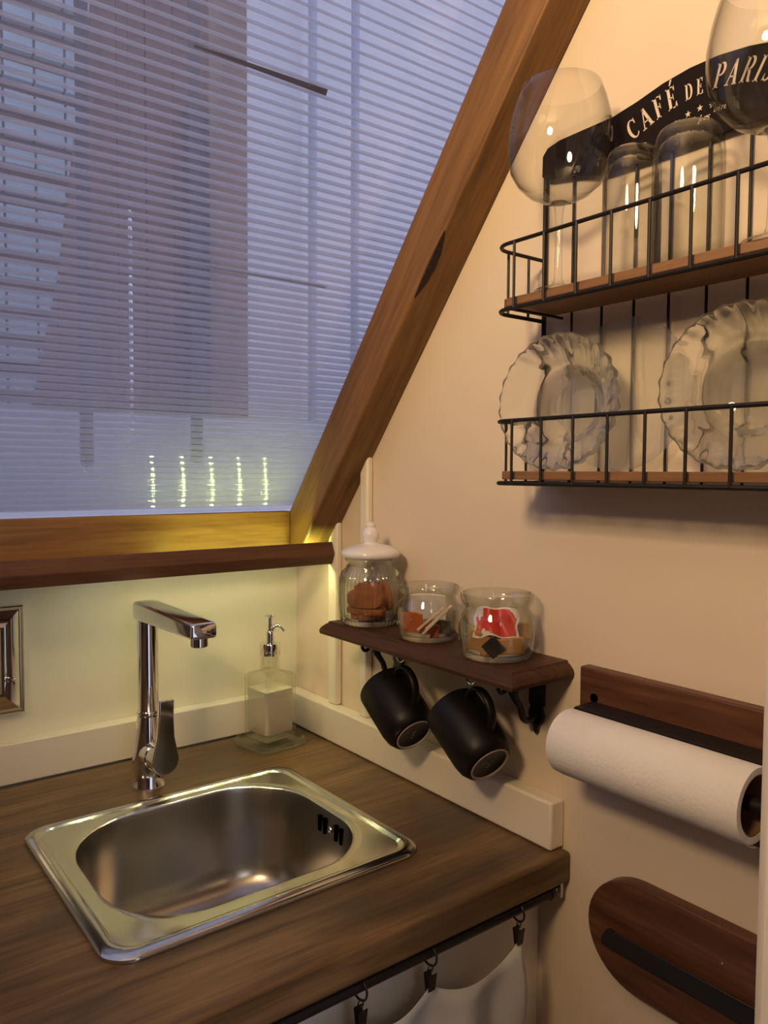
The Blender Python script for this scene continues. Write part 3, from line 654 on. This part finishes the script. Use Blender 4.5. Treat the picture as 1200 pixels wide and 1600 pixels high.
# ------------------------------------------------------------------ wire rack with sign
RX, RY0, RY1, RD = -.006, -.618, -1.052, .100
rack = empty('wire_rack', (-.05, -.835, .467), 'black two-tier wire wall rack with wooden shelves and sign', 'rack')
WR = .0021
def rail(z, r=.0024):
    rc = .026
    pts = [(RX, RY0, z), (-RD+rc, RY0, z)] + [(-RD+rc - rc*math.sin(R(q)), RY0 - rc + rc*math.cos(R(q)), z) for q in range(15, 91, 15)]
    pts += [(-RD, RY1+rc, z)] + [(-RD+rc - rc*math.cos(R(q)), RY1 + rc - rc*math.sin(R(q)), z) for q in range(15, 91, 15)] + [(RX, RY1, z)]
    return MB().tube(pts, r, 8)
for zt_, zb_ in ((.748, .672), (.541, .467)):
    tier = empty('tier', (0, 0, 0), 'tier'); tier.parent = rack; del tier['label']; bs_ = tuple(rack.location)
    rail(zt_).build('top_rail', 'wire', tier, base=bs_); rail(zb_, .0026).build('bottom_rail', 'wire', tier, base=bs_)
    y = -.655
    while y > RY1+.02:
        MB().tube([(-RD-.0015, y, zb_), (-RD-.0015, y, zt_)], .0017, 6).build('upright', 'wire', tier, base=bs_); y -= .0448
    for x_ in (-.036, -.072):
        for yy in (RY0, RY1): MB().tube([(x_, yy, zb_), (x_, yy, zt_)], .0017, 6).build('upright', 'wire', tier, base=bs_)
    for yy in (RY0-.03,): MB().tube([(RX, yy, zb_), (-RD, yy, zb_)], .0018, 6).build('cross_wire', 'wire', tier, base=bs_)
    bd = arc(-.082, RY0-.026, .014, 90, 180, 5) + arc(-.082, RY1+.026, .014, 180, 270, 5)
    bd = [(-.0085, RY0-.006)] + [(-.079-.016*math.sin(R(q)), RY0-.006-.016+.016*math.cos(R(q))) for q in (0, 30, 60, 90)] + [(-.079-.016*math.cos(R(q)), RY1+.006+.016-.016*math.sin(R(q))) for q in (0, 30, 60, 90)] + [(-.0085, RY1+.006)]
    MB().prism(bd, lambda a, b: (a, b, zb_+.0045), lambda a, b: (a, b, zb_+.0145)).build('board', 'rackwood', tier, base=bs_, bevel=.001)
for k in range(11):
    y = RY0 - .0444*k
    if y < RY1-.012: break
    edge_ = k in (0,)
    MB().tube([(RX, y, .466), (RX, y, .870)], .0032 if edge_ else .0016, 8).build('post' if edge_ else 'back_wire', 'wire', rack)
MB().tube([(RX, RY1, .466), (RX, RY1, .870)], .0032, 8).build('post', 'wire', rack)
# sign: outline in (a, z), a = -y
AC = .835
half = [(.217, .851), (.2165, .876), (.209, .884), (.190, .888), (.112, .889), (.080, .8945), (.048, .9020), (.016, .9060)]
top = [(AC - a_, z_) for a_, z_ in half] + [(AC + a_, z_) for a_, z_ in half[::-1]]
lowh = [(.205, .846), (.160, .838), (.130, .829), (.060, .827)]
low = [(AC + a_, z_) for a_, z_ in lowh] + [(AC - a_, z_) for a_, z_ in lowh[::-1]]
sign = MB().prism(top + low, lambda a, z: (-.0135, -a, z), lambda a, z: (-.0095, -a, z)).build('sign', 'signblack', rack, smooth=0, label='black enamel sign with cream lettering')

def stroke(pts, wd):
    """polyline -> list of quads with varying width"""
    out = []; n_ = len(pts); wd = wd if isinstance(wd, (list, tuple)) else [wd]*n_; L_, R_ = [], []
    for i in range(n_):
        p0, p1 = Vector(pts[max(i-1, 0)]), Vector(pts[min(i+1, n_-1)]); t = (p1-p0).normalized(); nn = Vector((-t.y, t.x)); p = Vector(pts[i])
        L_.append(tuple(p+nn*wd[i]/2)); R_.append(tuple(p-nn*wd[i]/2))
    for i in range(n_-1): out.append([L_[i], R_[i], R_[i+1], L_[i+1]])
    return out
def rect(x0, y0, x1, y1): return [(x0, y0), (x1, y0), (x1, y1), (x0, y1)]
TN, TK, SF = .055, .16, .05
def ell(cx, cy, rx, ry, a0, a1, n=14): return [(cx+rx*math.cos(R(a0+(a1-a0)*k/n)), cy+ry*math.sin(R(a0+(a1-a0)*k/n))) for k in range(n+1)]
def cres(a0, a1, n=14, mid=180): return [TN + (TK-TN)*max(0, math.cos(R(a0+(a1-a0)*k/n - mid)))**1.2 for k in range(n+1)]
G = {}
G['C'] = (.66, stroke(ell(.34, .5, .27, .46, 45, 318, 18), cres(45, 318, 18)) + [[(.50, .70), (.57, .70), (.57, .97), (.54, .97)]])
G['A'] = (.78, stroke([(.13, .03), (.37, .98)], TN) + stroke([(.37, .98), (.62, .03)], TK) + [rect(.2, .30, .55, .30+TN), rect(.02, 0, .25, SF), rect(.48, 0, .76, SF)])
stem = lambda x: [rect(x, 0, x+TK, 1), rect(x-.07, 0, x+TK+.07, SF), rect(x-.07, 1-SF, x+TK+.07, 1)]
G['F'] = (.60, stem(.10) + [rect(.15, 1-TN, .54, 1), [(.50, .75), (.54, .75), (.56, 1), (.44, 1)], rect(.2, .48, .42, .48+TN), rect(.39, .38, .43, .64)])
G['E'] = (.62, stem(.10) + [rect(.15, 1-TN, .53, 1), [(.50, .77), (.53, .77), (.55, 1), (.43, 1)], rect(.2, .48, .42, .48+TN), rect(.39, .38, .43, .64), rect(.15, 0, .55, TN), [(.45, 0), (.58, 0), (.57, .25), (.535, .25)]])
G['É'] = (.62, G['E'][1] + [[(.27, 1.07), (.34, 1.07), (.50, 1.30), (.38, 1.30)]])
G['D'] = (.74, stem(.10) + stroke([(.2, .975)] + ell(.34, .5, .28, .46, 80, -80, 14) + [(.2, .025)], [TN] + [TN+(TK-TN)*math.cos(R(80-160*k/14))**1.2 for k in range(15)] + [TN]))
PB = stroke([(.2, .975)] + ell(.34, .74, .22, .235, 85, -85, 12) + [(.2, .505)], [TN] + [TN+(TK-TN)*math.cos(R(85-170*k/12))**1.2 for k in range(13)] + [TN])
G['P'] = (.62, stem(.10) + PB)
G['R'] = (.72, stem(.10) + PB + stroke([(.34, .52), (.46, .40), (.54, .08), (.68, .03)], [.08, .15, .15, .06]))
G['I'] = (.36, stem(.10))
G['S'] = (.54, stroke([(.44, .78), (.38, .92), (.26, .96), (.13, .88), (.11, .73), (.22, .58), (.36, .45), (.44, .30), (.40, .12), (.27, .04), (.14, .09), (.08, .24)], [.05, .05, .06, .09, .13, .16, .16, .13, .09, .06, .05, .05]) + [rect(.42, .70, .46, .97), rect(.06, .03, .10, .30)])
RA = .160; BZ = .8740
def letter(ch, a_c, h, shear=0.0, wscale=.62):
    wd, quads = G[ch]; phi = -(a_c-AC)/RA; zc = BZ - RA*(1-math.cos(phi)); mb = MB()
    def f(off):
        def g(px, py):
            lx = ((px - wd/2)*wscale + shear*py)*h; ly = py*h
            return (off, -(a_c + lx*math.cos(phi) - ly*math.sin(phi)), zc + lx*math.sin(phi) + ly*math.cos(phi))
        return g
    for q in quads: mb.prism(q, f(-.0141), f(-.0136))
    mb.build('letter', 'lettering', sign, smooth=0)
for ch, a_c in zip('CAFÉ', (.757, .7715, .7865, .801)): letter(ch, a_c, .0245, 0, .80)
for ch, a_c in zip('DE', (.8195, .8315)): letter(ch, a_c, .0170, 0, .72)
for ch, a_c in zip('PARIS', (.850, .864, .8785, .8895, .899)): letter(ch, a_c, .0240, .16, .70)
def star(a_c, z_c, r):
    pts = [(a_c + (r if k % 2 == 0 else r*.40)*math.sin(R(36*k)), z_c + (r if k % 2 == 0 else r*.40)*math.cos(R(36*k))) for k in range(10)]
    mb = MB()
    for k in range(10):
        mb.prism([(a_c, z_c), pts[k], pts[(k+1) % 10]], lambda a, z: (-.0141, -a, z), lambda a, z: (-.0136, -a, z))
    mb.build('star', 'lettering', sign, smooth=0)
for a_c, z_c in ((.8185, .8585), (.832, .860), (.8455, .8588)): star(a_c, z_c, .0036)
def script(word, a0, z0, h, slope=0.0):
    S_ = {'f': [[(.05, -.3), (.18, .2), (.30, 1.1), (.42, 1.3), (.46, 1.1)], [(.08, .65), (.46, .70)]], 'r': [[(.05, 0), (.15, .75)], [(.13, .5), (.30, .75), (.42, .68)]],
          'a': [[(.45, .65), (.25, .72), (.08, .35), (.18, .03), (.40, .3), (.47, .70), (.42, .15), (.55, .05)]], 'n': [[(.05, 0), (.14, .72)], [(.12, .5), (.35, .75), (.42, .5), (.38, .1), (.52, .05)]],
          'ç': [[(.42, .62), (.25, .72), (.08, .35), (.20, .02), (.42, .15)], [(.22, 0), (.26, -.15), (.16, -.25)]], 'i': [[(.1, .7), (.08, .1), (.2, .05)], [(.13, .95), (.14, 1.02)]],
          'e': [[(.08, .35), (.40, .5), (.30, .74), (.10, .5), (.12, .1), (.35, .08), (.46, .2)]], 's': [[(.40, .65), (.22, .70), (.15, .52), (.36, .25), (.22, .02), (.05, .12)]]}
    mb = MB(); x_ = 0
    for ch in word:
        for st_ in S_[ch]:
            for q in stroke([((p[0]*.9 + .2*p[1] + x_)*h, p[1]*h) for p in st_], .15*h):
                mb.prism(q, lambda a, z: (-.0141, -(a0 + a), z0 + z + slope*a), lambda a, z: (-.0136, -(a0 + a), z0 + z + slope*a))
        x_ += .50
    mb.build('script_line', 'lettering', sign, smooth=0)
script('naire', .8475, .8505, .0052, -.05); script('franç', .8305, .8455, .0052, .05)

# ------------------------------------------------------------------ glasses on the upper tier
ZU = .672 + .0147
def wine_glass(x, y, label):
    g = empty('wine_glass', (x, y, ZU), label, 'wine glass', 'glassware on the upper tier'); T_ = Matrix.Translation((x, y, ZU)); k = 1.0
    MB().lathe([(0, .0), (.0258, .0), (.0268, .0010), (.0258, .0022), (.016, .0042), (.0075, .0078), (.0048, .014), (.0042, .030), (.0040, .060), (.0044, .084), (.0058, .0952), (.009, .1000), (0, .1010)], T_, 40).build('stem', 'glass', g, smooth=70)
    out = [(.006, .0958), (.018, .0990), (.034, .108), (.047, .122), (.0555, .140), (.0588, .163), (.0585, .185), (.0552, .208), (.0505, .229), (.0445, .2480)]
    out = [(r, .0985 + (z-.0958)*.845) for r, z in out]
    inn = [(r-.0010, z+.0002) for r, z in out[::-1]]; inn[0] = (.0437, out[-1][1]+.0004)
    MB().lathe([(0, .0982)] + out + inn + [(0, .0999)], T_, 64).build('bowl', 'glass', g, smooth=70)
wine_glass(-.0735, -.697, 'large wine glass at the left end of the upper tier, overlapping the rafter')
wine_glass(-.0735, -.941, 'large wine glass at the right of the upper tier, over the lettering')
def tumbler(x, y, r, h, label):
    g = empty('tumbler', (x, y, ZU), label, 'tumbler', 'glassware on the upper tier'); T_ = Matrix.Translation((x, y, ZU))
    out = [(r*.97, 0), (r*1.0, .001), (r*1.0, h*.55), (r*.985, h*.80), (r*.95, h*.91), (r*.87, h*.97), (r*.74, h), (0, h)]
    inn = [(0, h-.011), (r*.66, h-.0112), (r*.82, h-.017), (r*.90, h*.80), (r*.935, h*.55), (r*.94, .001)]
    MB().lathe(out + inn, T_, 56, closed=True).build('glass_wall', 'glass', g, smooth=60)
tumbler(-.050, -.777, .0305, .138, 'narrower upturned tumbler beside the left wine glass')
tumbler(-.055, -.846, .0350, .137, 'wider upturned tumbler below the sign lettering')

# ------------------------------------------------------------------ glass plates on the lower tier
ZL = .467 + .0147
def fluted_bowl(rim_c, axis, rad, depth, label):
    a = Vector(axis).normalized()
    F = frame_from(rim_c, a, (0, 0, 1))
    prof_f = [(.0, -depth), (.37, -depth), (.40, -depth*.97), (.42, -depth*.86), (.46, -depth*.80), (.58, -depth*.66), (.61, -depth*.60), (.64, -depth*.44), (.70, -depth*.34), (.80, -depth*.22), (.92, -depth*.07), (.985, .0), (1.0, -.0012)]
    prof_b = [(1.006, -.0030), (1.0, -.0050), (.93, -depth*.08-.0055), (.79, -depth*.26-.005), (.63, -depth*.52-.0045), (.52, -depth*.80-.004), (.46, -depth-.003), (.42, -depth-.005), (.38, -depth-.0042), (0, -depth-.004)]
    prof = [(r*rad, z) for r, z in prof_f + prof_b]; nL = 26
    def mod(an, r, z, i):
        t = r/rad; amp = max(0, (t-.45)/.55)
        sw = an + .55*(1-t)                              # flutes swirl towards the rim
        wv = .5 + .5*math.cos(sw*nL)
        return (r*(1 + .024*amp*(wv-.5)), z - .0030*amp*(wv-.5)*(1 if i >= len(prof_f) else -.6))
    b_ = MB().lathe(prof, F, 26*8, mod=mod).build('glass_bowl', 'bowlglass', base=tuple(rim_c), smooth=50); b_.location = rim_c
    return tag(b_, label, 'bowl', 'fluted glass bowls on the lower tier')
def lean(y, rad, x, ang, tilt=4):
    return (-math.cos(R(ang))*math.cos(R(tilt)), -math.sin(R(ang))*math.cos(R(tilt)), math.sin(R(tilt)))
fluted_bowl((-.0735, -.695, ZL+.0805), lean(0, 0, 0, 8, 3), .079, .046, 'fluted clear glass bowl standing at the left end of the lower tier')
fluted_bowl((-.0735, -.915, ZL+.0805), lean(0, 0, 0, 8, 3), .079, .046, 'fluted clear glass bowl standing at the right of the lower tier')
def flat_plate(y, rad, label):
    a = Vector((-math.cos(R(3)), 0, math.sin(R(3)))); c = (-.0155, y, ZL + rad)
    F = frame_from(c, a, (0, 0, 1))
    prof = [(0, -.0015), (rad*.55, -.0015), (rad*.66, .0005), (rad*.95, .0030), (rad, .0042), (rad, .0026), (rad*.95, .0010), (rad*.66, -.0015), (rad*.55, -.0035), (0, -.0035)]
    p_ = MB().lathe(prof, F, 72).build('glass_plate', 'plateglass', base=c, smooth=50); p_.location = c
    return tag(p_, label, 'plate', 'flat glass plates on the lower tier')
flat_plate(-.745, .088, 'smooth flat glass plate leaning behind the left fluted bowl')
flat_plate(-.925, .088, 'smooth flat glass plate leaning behind the right fluted bowl')

# ------------------------------------------------------------------ paper towel holder and roll
PY0, PY1 = -.694, -1.000
ph = empty('towel_holder', (-.009, -.85, .106), 'dark wooden board with black metal paper towel holder on the wall', 'holder')
MB().box((-.018, PY1, .106), (-.0005, PY0, .2455)).build('board', 'boardwood', ph, bevel=.0025)
MB().lathe([(0, .0002), (.0055, .0002), (.0055, -.002), (0, -.002)], frame_from((-.0184, -.716, .2105), (-1, 0, 0)), 20).build('keyhole', 'dark', ph, label='dark screw hole')
zc, xc, rr_ = .172, -.073, .0365
mt_ = MB(); mt_.prism([(-.0185, .2045), (-.053, .2045), (-.053, .2065), (-.0185, .2065)], lambda a, b: (a, -.7165, b), lambda a, b: (a, -.975, b))
mt_.build('cover_plate', 'black', ph)
for yy in (-.7155, -.9735):
    MB().prism([(-.0185, .150), (-.0185, .2065), (-.053, .2065), (-.084, .180), (-.080, .160), (-.062, .158)], lambda a, b: (a, yy, b), lambda a, b: (a, yy-.002, b)).build('side_arm', 'black', ph)
MB().tube([(xc, -.7165, zc), (xc, -.976, zc)], .0075, 16).build('spindle', 'black', ph)
roll = empty('paper_towel_roll', (xc, -.825, zc-rr_), 'white embossed paper towel roll on the dark wooden holder', 'paper roll')
RY_a, RY_b = -.7200, -.943
F = frame_from((xc, RY_a, zc), (0, -1, 0), (0, 0, 1)); Lr = RY_a - RY_b
MB().lathe([(rr_-.001, 0), (rr_, .0015), (rr_, Lr-.0015), (rr_-.001, Lr), (.0290, Lr), (.0290, 0)], F, 72, closed=True).build('paper', 'paper', roll, smooth=40)
MB().lathe([(.0289, .0005), (.0289, Lr-.0005), (.0276, Lr-.0005), (.0276, .0005)], F, 48, closed=True).build('core', 'card', roll, label='brown cardboard core')
tl = []
for k in range(9):
    q = R(-90 + 0 - k*6); tl.append((xc + (rr_+.0006+.0007*k)*math.cos(R(250+k*3)), zc + (rr_+.0006+.0005*k)*math.sin(R(250+k*3))))
mb = MB(); mb.prism(tl + [(a*.985+xc*.015, b_+.0006) for a, b_ in tl[::-1]], lambda a, b: (a, RY_a-.0005, b), lambda a, b: (a, RY_b+.0005, b)); mb.build('loose_sheet', 'paper', roll)

# ------------------------------------------------------------------ oval board below
ob = empty('oval_board_holder', (-.009, -.85, -.125), 'dark brown oval wooden board with black bar below the paper towel', 'holder')
ry = .066; ya, yb_ = -.782, -.98; zc2 = -.058
ol = [(ya + 1.05*ry*math.cos(R(q)), zc2 + ry*math.sin(R(q))) for q in range(-90, 91, 9)]
ol = ol + [(yb_ - 1.05*ry*math.cos(R(q)), zc2 + ry*math.sin(R(q))) for q in range(90, -91, -9)]
MB().prism(ol, lambda a, b: (-.018, a, b), lambda a, b: (-.0005, a, b)).build('board', 'boardwood', ob, bevel=.002)
br_ = MB().prism([(-.741, -.076), (-.741, -.066), (-.752, -.054), (-.925, -.052), (-.935, -.058), (-.935, -.070), (-.925, -.076)], lambda a, b: (-.0290, a, b), lambda a, b: (-.0270, a, b))
br_.build('bar', 'black', ob, bevel=.0006)
for yy in (-.749, -.926): MB().box((-.0275, yy-.004, -.072), (-.0182, yy+.004, -.059)).build('standoff', 'black', ob)
MB().lathe([(0, .001), (.0012, .0008), (.0014, 0)], frame_from((-.0182, -.885, -.030), (-1, 0, 0)), 10).build('pin', 'chrome', ob)

# ------------------------------------------------------------------ curtain rod, clips and curtain
rod = empty('curtain_rod', (-.5, -.661, -.052), 'black metal curtain rod under the front edge of the worktop', 'rod')
MB().tube([(-1.4, -.661, -.0505), (-.030, -.661, -.0505)], .0068, 14).build('tube', 'black', rod)
MB().lathe([(0, .008), (.0075, .008), (.0082, .006), (.0082, 0), (0, 0)], frame_from((-.030, -.661, -.0505), (1, 0, 0)), 18).build('end_cap', 'black', rod)
MB().box((-.014, -.667, -.060), (-.008, -.655, -.0405)).build('wall_bracket', 'steel', rod, bevel=.001); MB().box((-.022, -.664, -.0545), (-.008, -.658, -.0465)).build('bracket_pin', 'steel', rod)
def clip(x, label, tw):
    c = empty('curtain_clip', (x, -.661, -.052), label, 'clip', 'black ring clips on the curtain rod'); b0 = (x, -.661, -.052)
    MB().tube([(x + .003*math.cos(R(q))*math.sin(tw), -.661 + .0115*math.cos(R(q)), -.0545 + .0115*math.sin(R(q))) for q in range(0, 360, 20)], .0013, 7, True).build('ring', 'black', c, base=b0)
    MB().tube([(x + .0035*math.cos(R(q)), -.663, -.0695 + .0045*math.sin(R(q))) for q in range(0, 360, 24)], .0009, 6, True).build('eyelet', 'black', c, base=b0)
    for s_ in (-1, 1):
        MB().prism([(-.0055, -.074), (.0055, -.074), (.0050, -.094), (-.0050, -.094)], lambda a, b: (x + a, -.663 + s_*(.0008 + .0035*(b < -.08)*0 + (.0035 if b > -.080 else .0012)), b), lambda a, b: (x + a, -.663 + s_*((.0052 if b > -.080 else .0026)), b)).build('jaw', 'black', c, base=b0)
    return c
CX = [-.086, -.228, -.323, -.45, -.60]
lbs = ['black curtain clip nearest the shelf wall', 'second black curtain clip from the shelf wall', 'third black curtain clip from the shelf wall', 'fourth black curtain clip from the shelf wall', 'fifth black curtain clip from the shelf wall']
for x, lb in zip(CX, lbs): clip(x, lb, x*40)
cu = MB(); nx, nz = 120, 40; P = {}
xr, xl = -.083, -.75
for i in range(nx+1):
    x = xr + (xl-xr)*i/nx
    pts_ = [xr] + CX[1:] + [xl-.05]
    zt2 = -.0885
    for q in range(len(pts_)-1):
        if pts_[q] >= x >= pts_[q+1]:
            t = (pts_[q]-x)/(pts_[q]-pts_[q+1]); sag = .022 + .10*(pts_[q]-pts_[q+1]-.1)
            zt2 = -.0885 - sag*(math.sin(math.pi*t)**.9)
    for j in range(nz+1):
        v = j/nz; z = zt2 + (-.86-zt2)*v
        fl = min(1, v*3)
        y = -.6635 + .016*fl*math.sin(x*46+.6) + .008*fl*math.sin(x*97+2.0) - .010*math.sin(math.pi*min(1, v*6))*math.sin(x*60)
        xx = x + .05*v*(1-i/nx)**3*(1 if True else 0)
        P[i, j] = len(cu.v); cu.v.append((xx, y, z))
for i in range(nx):
    for j in range(nz): cu.f.append((P[i,j], P[i+1,j], P[i+1,j+1], P[i,j+1]))
o = cu.build('curtain', 'cloth', smooth=80); tag(o, 'white cloth curtain clipped below the worktop', 'curtain')
sm = o.modifiers.new('thickness', 'SOLIDIFY'); sm.thickness = .0008

# ------------------------------------------------------------------ outdoors, seen through the ribbed sheet
o = MB().box((-6, .3, -3.0), (8, 9, -2.9)).build('ground', 'render'); tag(o, 'pale paved yard outside the window', kind='structure')
fence = empty('timber_wall', (.2, 1.25, -2.9), 'dark brown timber wall standing outside behind the ribbed sheet', 'wall')
xl0 = -.17
k = 0; x = -.20
while x < .36:
    x2 = x + .092
    # the left end is cut along a slope
    def top_for(xx): return 2.6 if xx > .02 else .70 + (xx+.153)/.167*1.25
    MB().prism([(x, -2.9), (x2-.004, -2.9), (x2-.004, max(.6, top_for(x2))), (x, max(.6, top_for(x)))], lambda a, b: (a, 1.20 + .004*(k % 2), b), lambda a, b: (a, 1.225 + .004*(k % 2), b)).build('plank', 'planks', fence)
    x = x2; k += 1
o = MB().box((.375, 1.18, -2.9), (.515, 1.24, 2.7)).build('timber_board', 'palebrown'); tag(o, 'pale brown upright board at the right end of the timber wall', 'board')
o = MB().box((.285, 1.14, .60), (.355, 1.19, 1.66)).build('dark_post', 'darkpost'); tag(o, 'dark upright post in front of the timber wall', 'post')
pw_ = empty('pale_building', (1.0, 2.4, -2.9), 'pale rendered building outside on the right behind the ribbed sheet', 'building')
MB().box((.50, 2.2, -2.9), (1.36, 3.2, 4.6)).build('wall', 'render', pw_); MB().box((1.36, 2.45, -2.9), (5.0, 3.2, 4.9)).build('side_wing', 'render', pw_)
for x_, lb in ((1.36, 'pale drainpipe on the corner of the pale building'), (1.62, 'pale drainpipe standing right of the pale building')):
    o = MB().tube([(x_, 2.1, -2.9), (x_, 2.1, 4.5)], .022, 10).build('drainpipe', 'paleblue'); tag(o, lb, 'pipe')
o = MB().box((-1.6, .95, -2.9), (2.6, 1.02, .645)).build('garden_wall', 'greywall'); tag(o, 'low pale wall outside below the timber wall', 'wall')
bl = empty('glazed_facade', (-.6, 1.8, -2.9), 'blue-grey panelled facade outside at the left', 'building')
MB().box((-2.2, 1.86, -2.9), (.35, 1.95, 4.0)).build('backing', 'planks', bl)
pm = MB().box((-.049, -.01, -.027), (.049, .03, .027)).mesh('pane', 'pane', smooth=0)
for i in range(11):
    for j in range(20):
        oc = bpy.data.objects.new('pane', pm); C.objects.link(oc); oc.parent = bl; oc.location = (-.93 + .108*i + .6, .04, .70 + .102*j + 2.9)
for x_, z0_, z1_, lb in ((-.120, .487, .76, 'grey strap hanging outside at the left of the window'), (.246, .503, .86, 'grey strap hanging outside behind the tap')):
    mb = MB(); hw = .020
    pl = [(x_-hw, 2.8985), (x_-hw, z0_+hw)] + [(x_ - hw*math.cos(R(q)), z0_ + hw - hw*math.sin(R(q))) for q in range(15, 180, 15)] + [(x_+hw, z0_+hw), (x_+hw, 2.8985)]
    mb.prism(pl, lambda a, b: (a*.86-.03, .86, b), lambda a, b: (a*.86-.03, .866, b)); o = mb.build('hanging_strap', 'strap'); tag(o, lb, 'strap')
pg = empty('pergola_frame', (.3, .863, -2.9), 'timber frame outside carrying the hanging straps', 'frame')
MB().box((-1.9, .845, 2.90), (2.7, .881, 2.96)).build('beam', 'palebrown', pg)
for x_ in (-1.9, 2.64): MB().box((x_, .835, -2.9), (x_+.06, .891, 2.90)).build('post', 'palebrown', pg)
st_ = empty('glint_string', (-.01, .863, 1.6), 'made-up string of beads outside the window imitating a line of glints', 'glint beads')  # beads are invented, standing in for a vertical line of reflected glints
bm_ = MB().lathe([(0, -.007), (.005, -.005), (.007, 0), (.005, .005), (0, .007)], None, 10).mesh('bead', 'bead')
MB().tube([(-.01, .863, .55), (-.01, .863, 2.8995)], .0012, 5).build('cord', 'darkpost', st_)
for k in range(30):
    oc = bpy.data.objects.new('bead', bm_); C.objects.link(oc); oc.parent = st_; oc.location = (0, 0, -1.03 + .022*k)
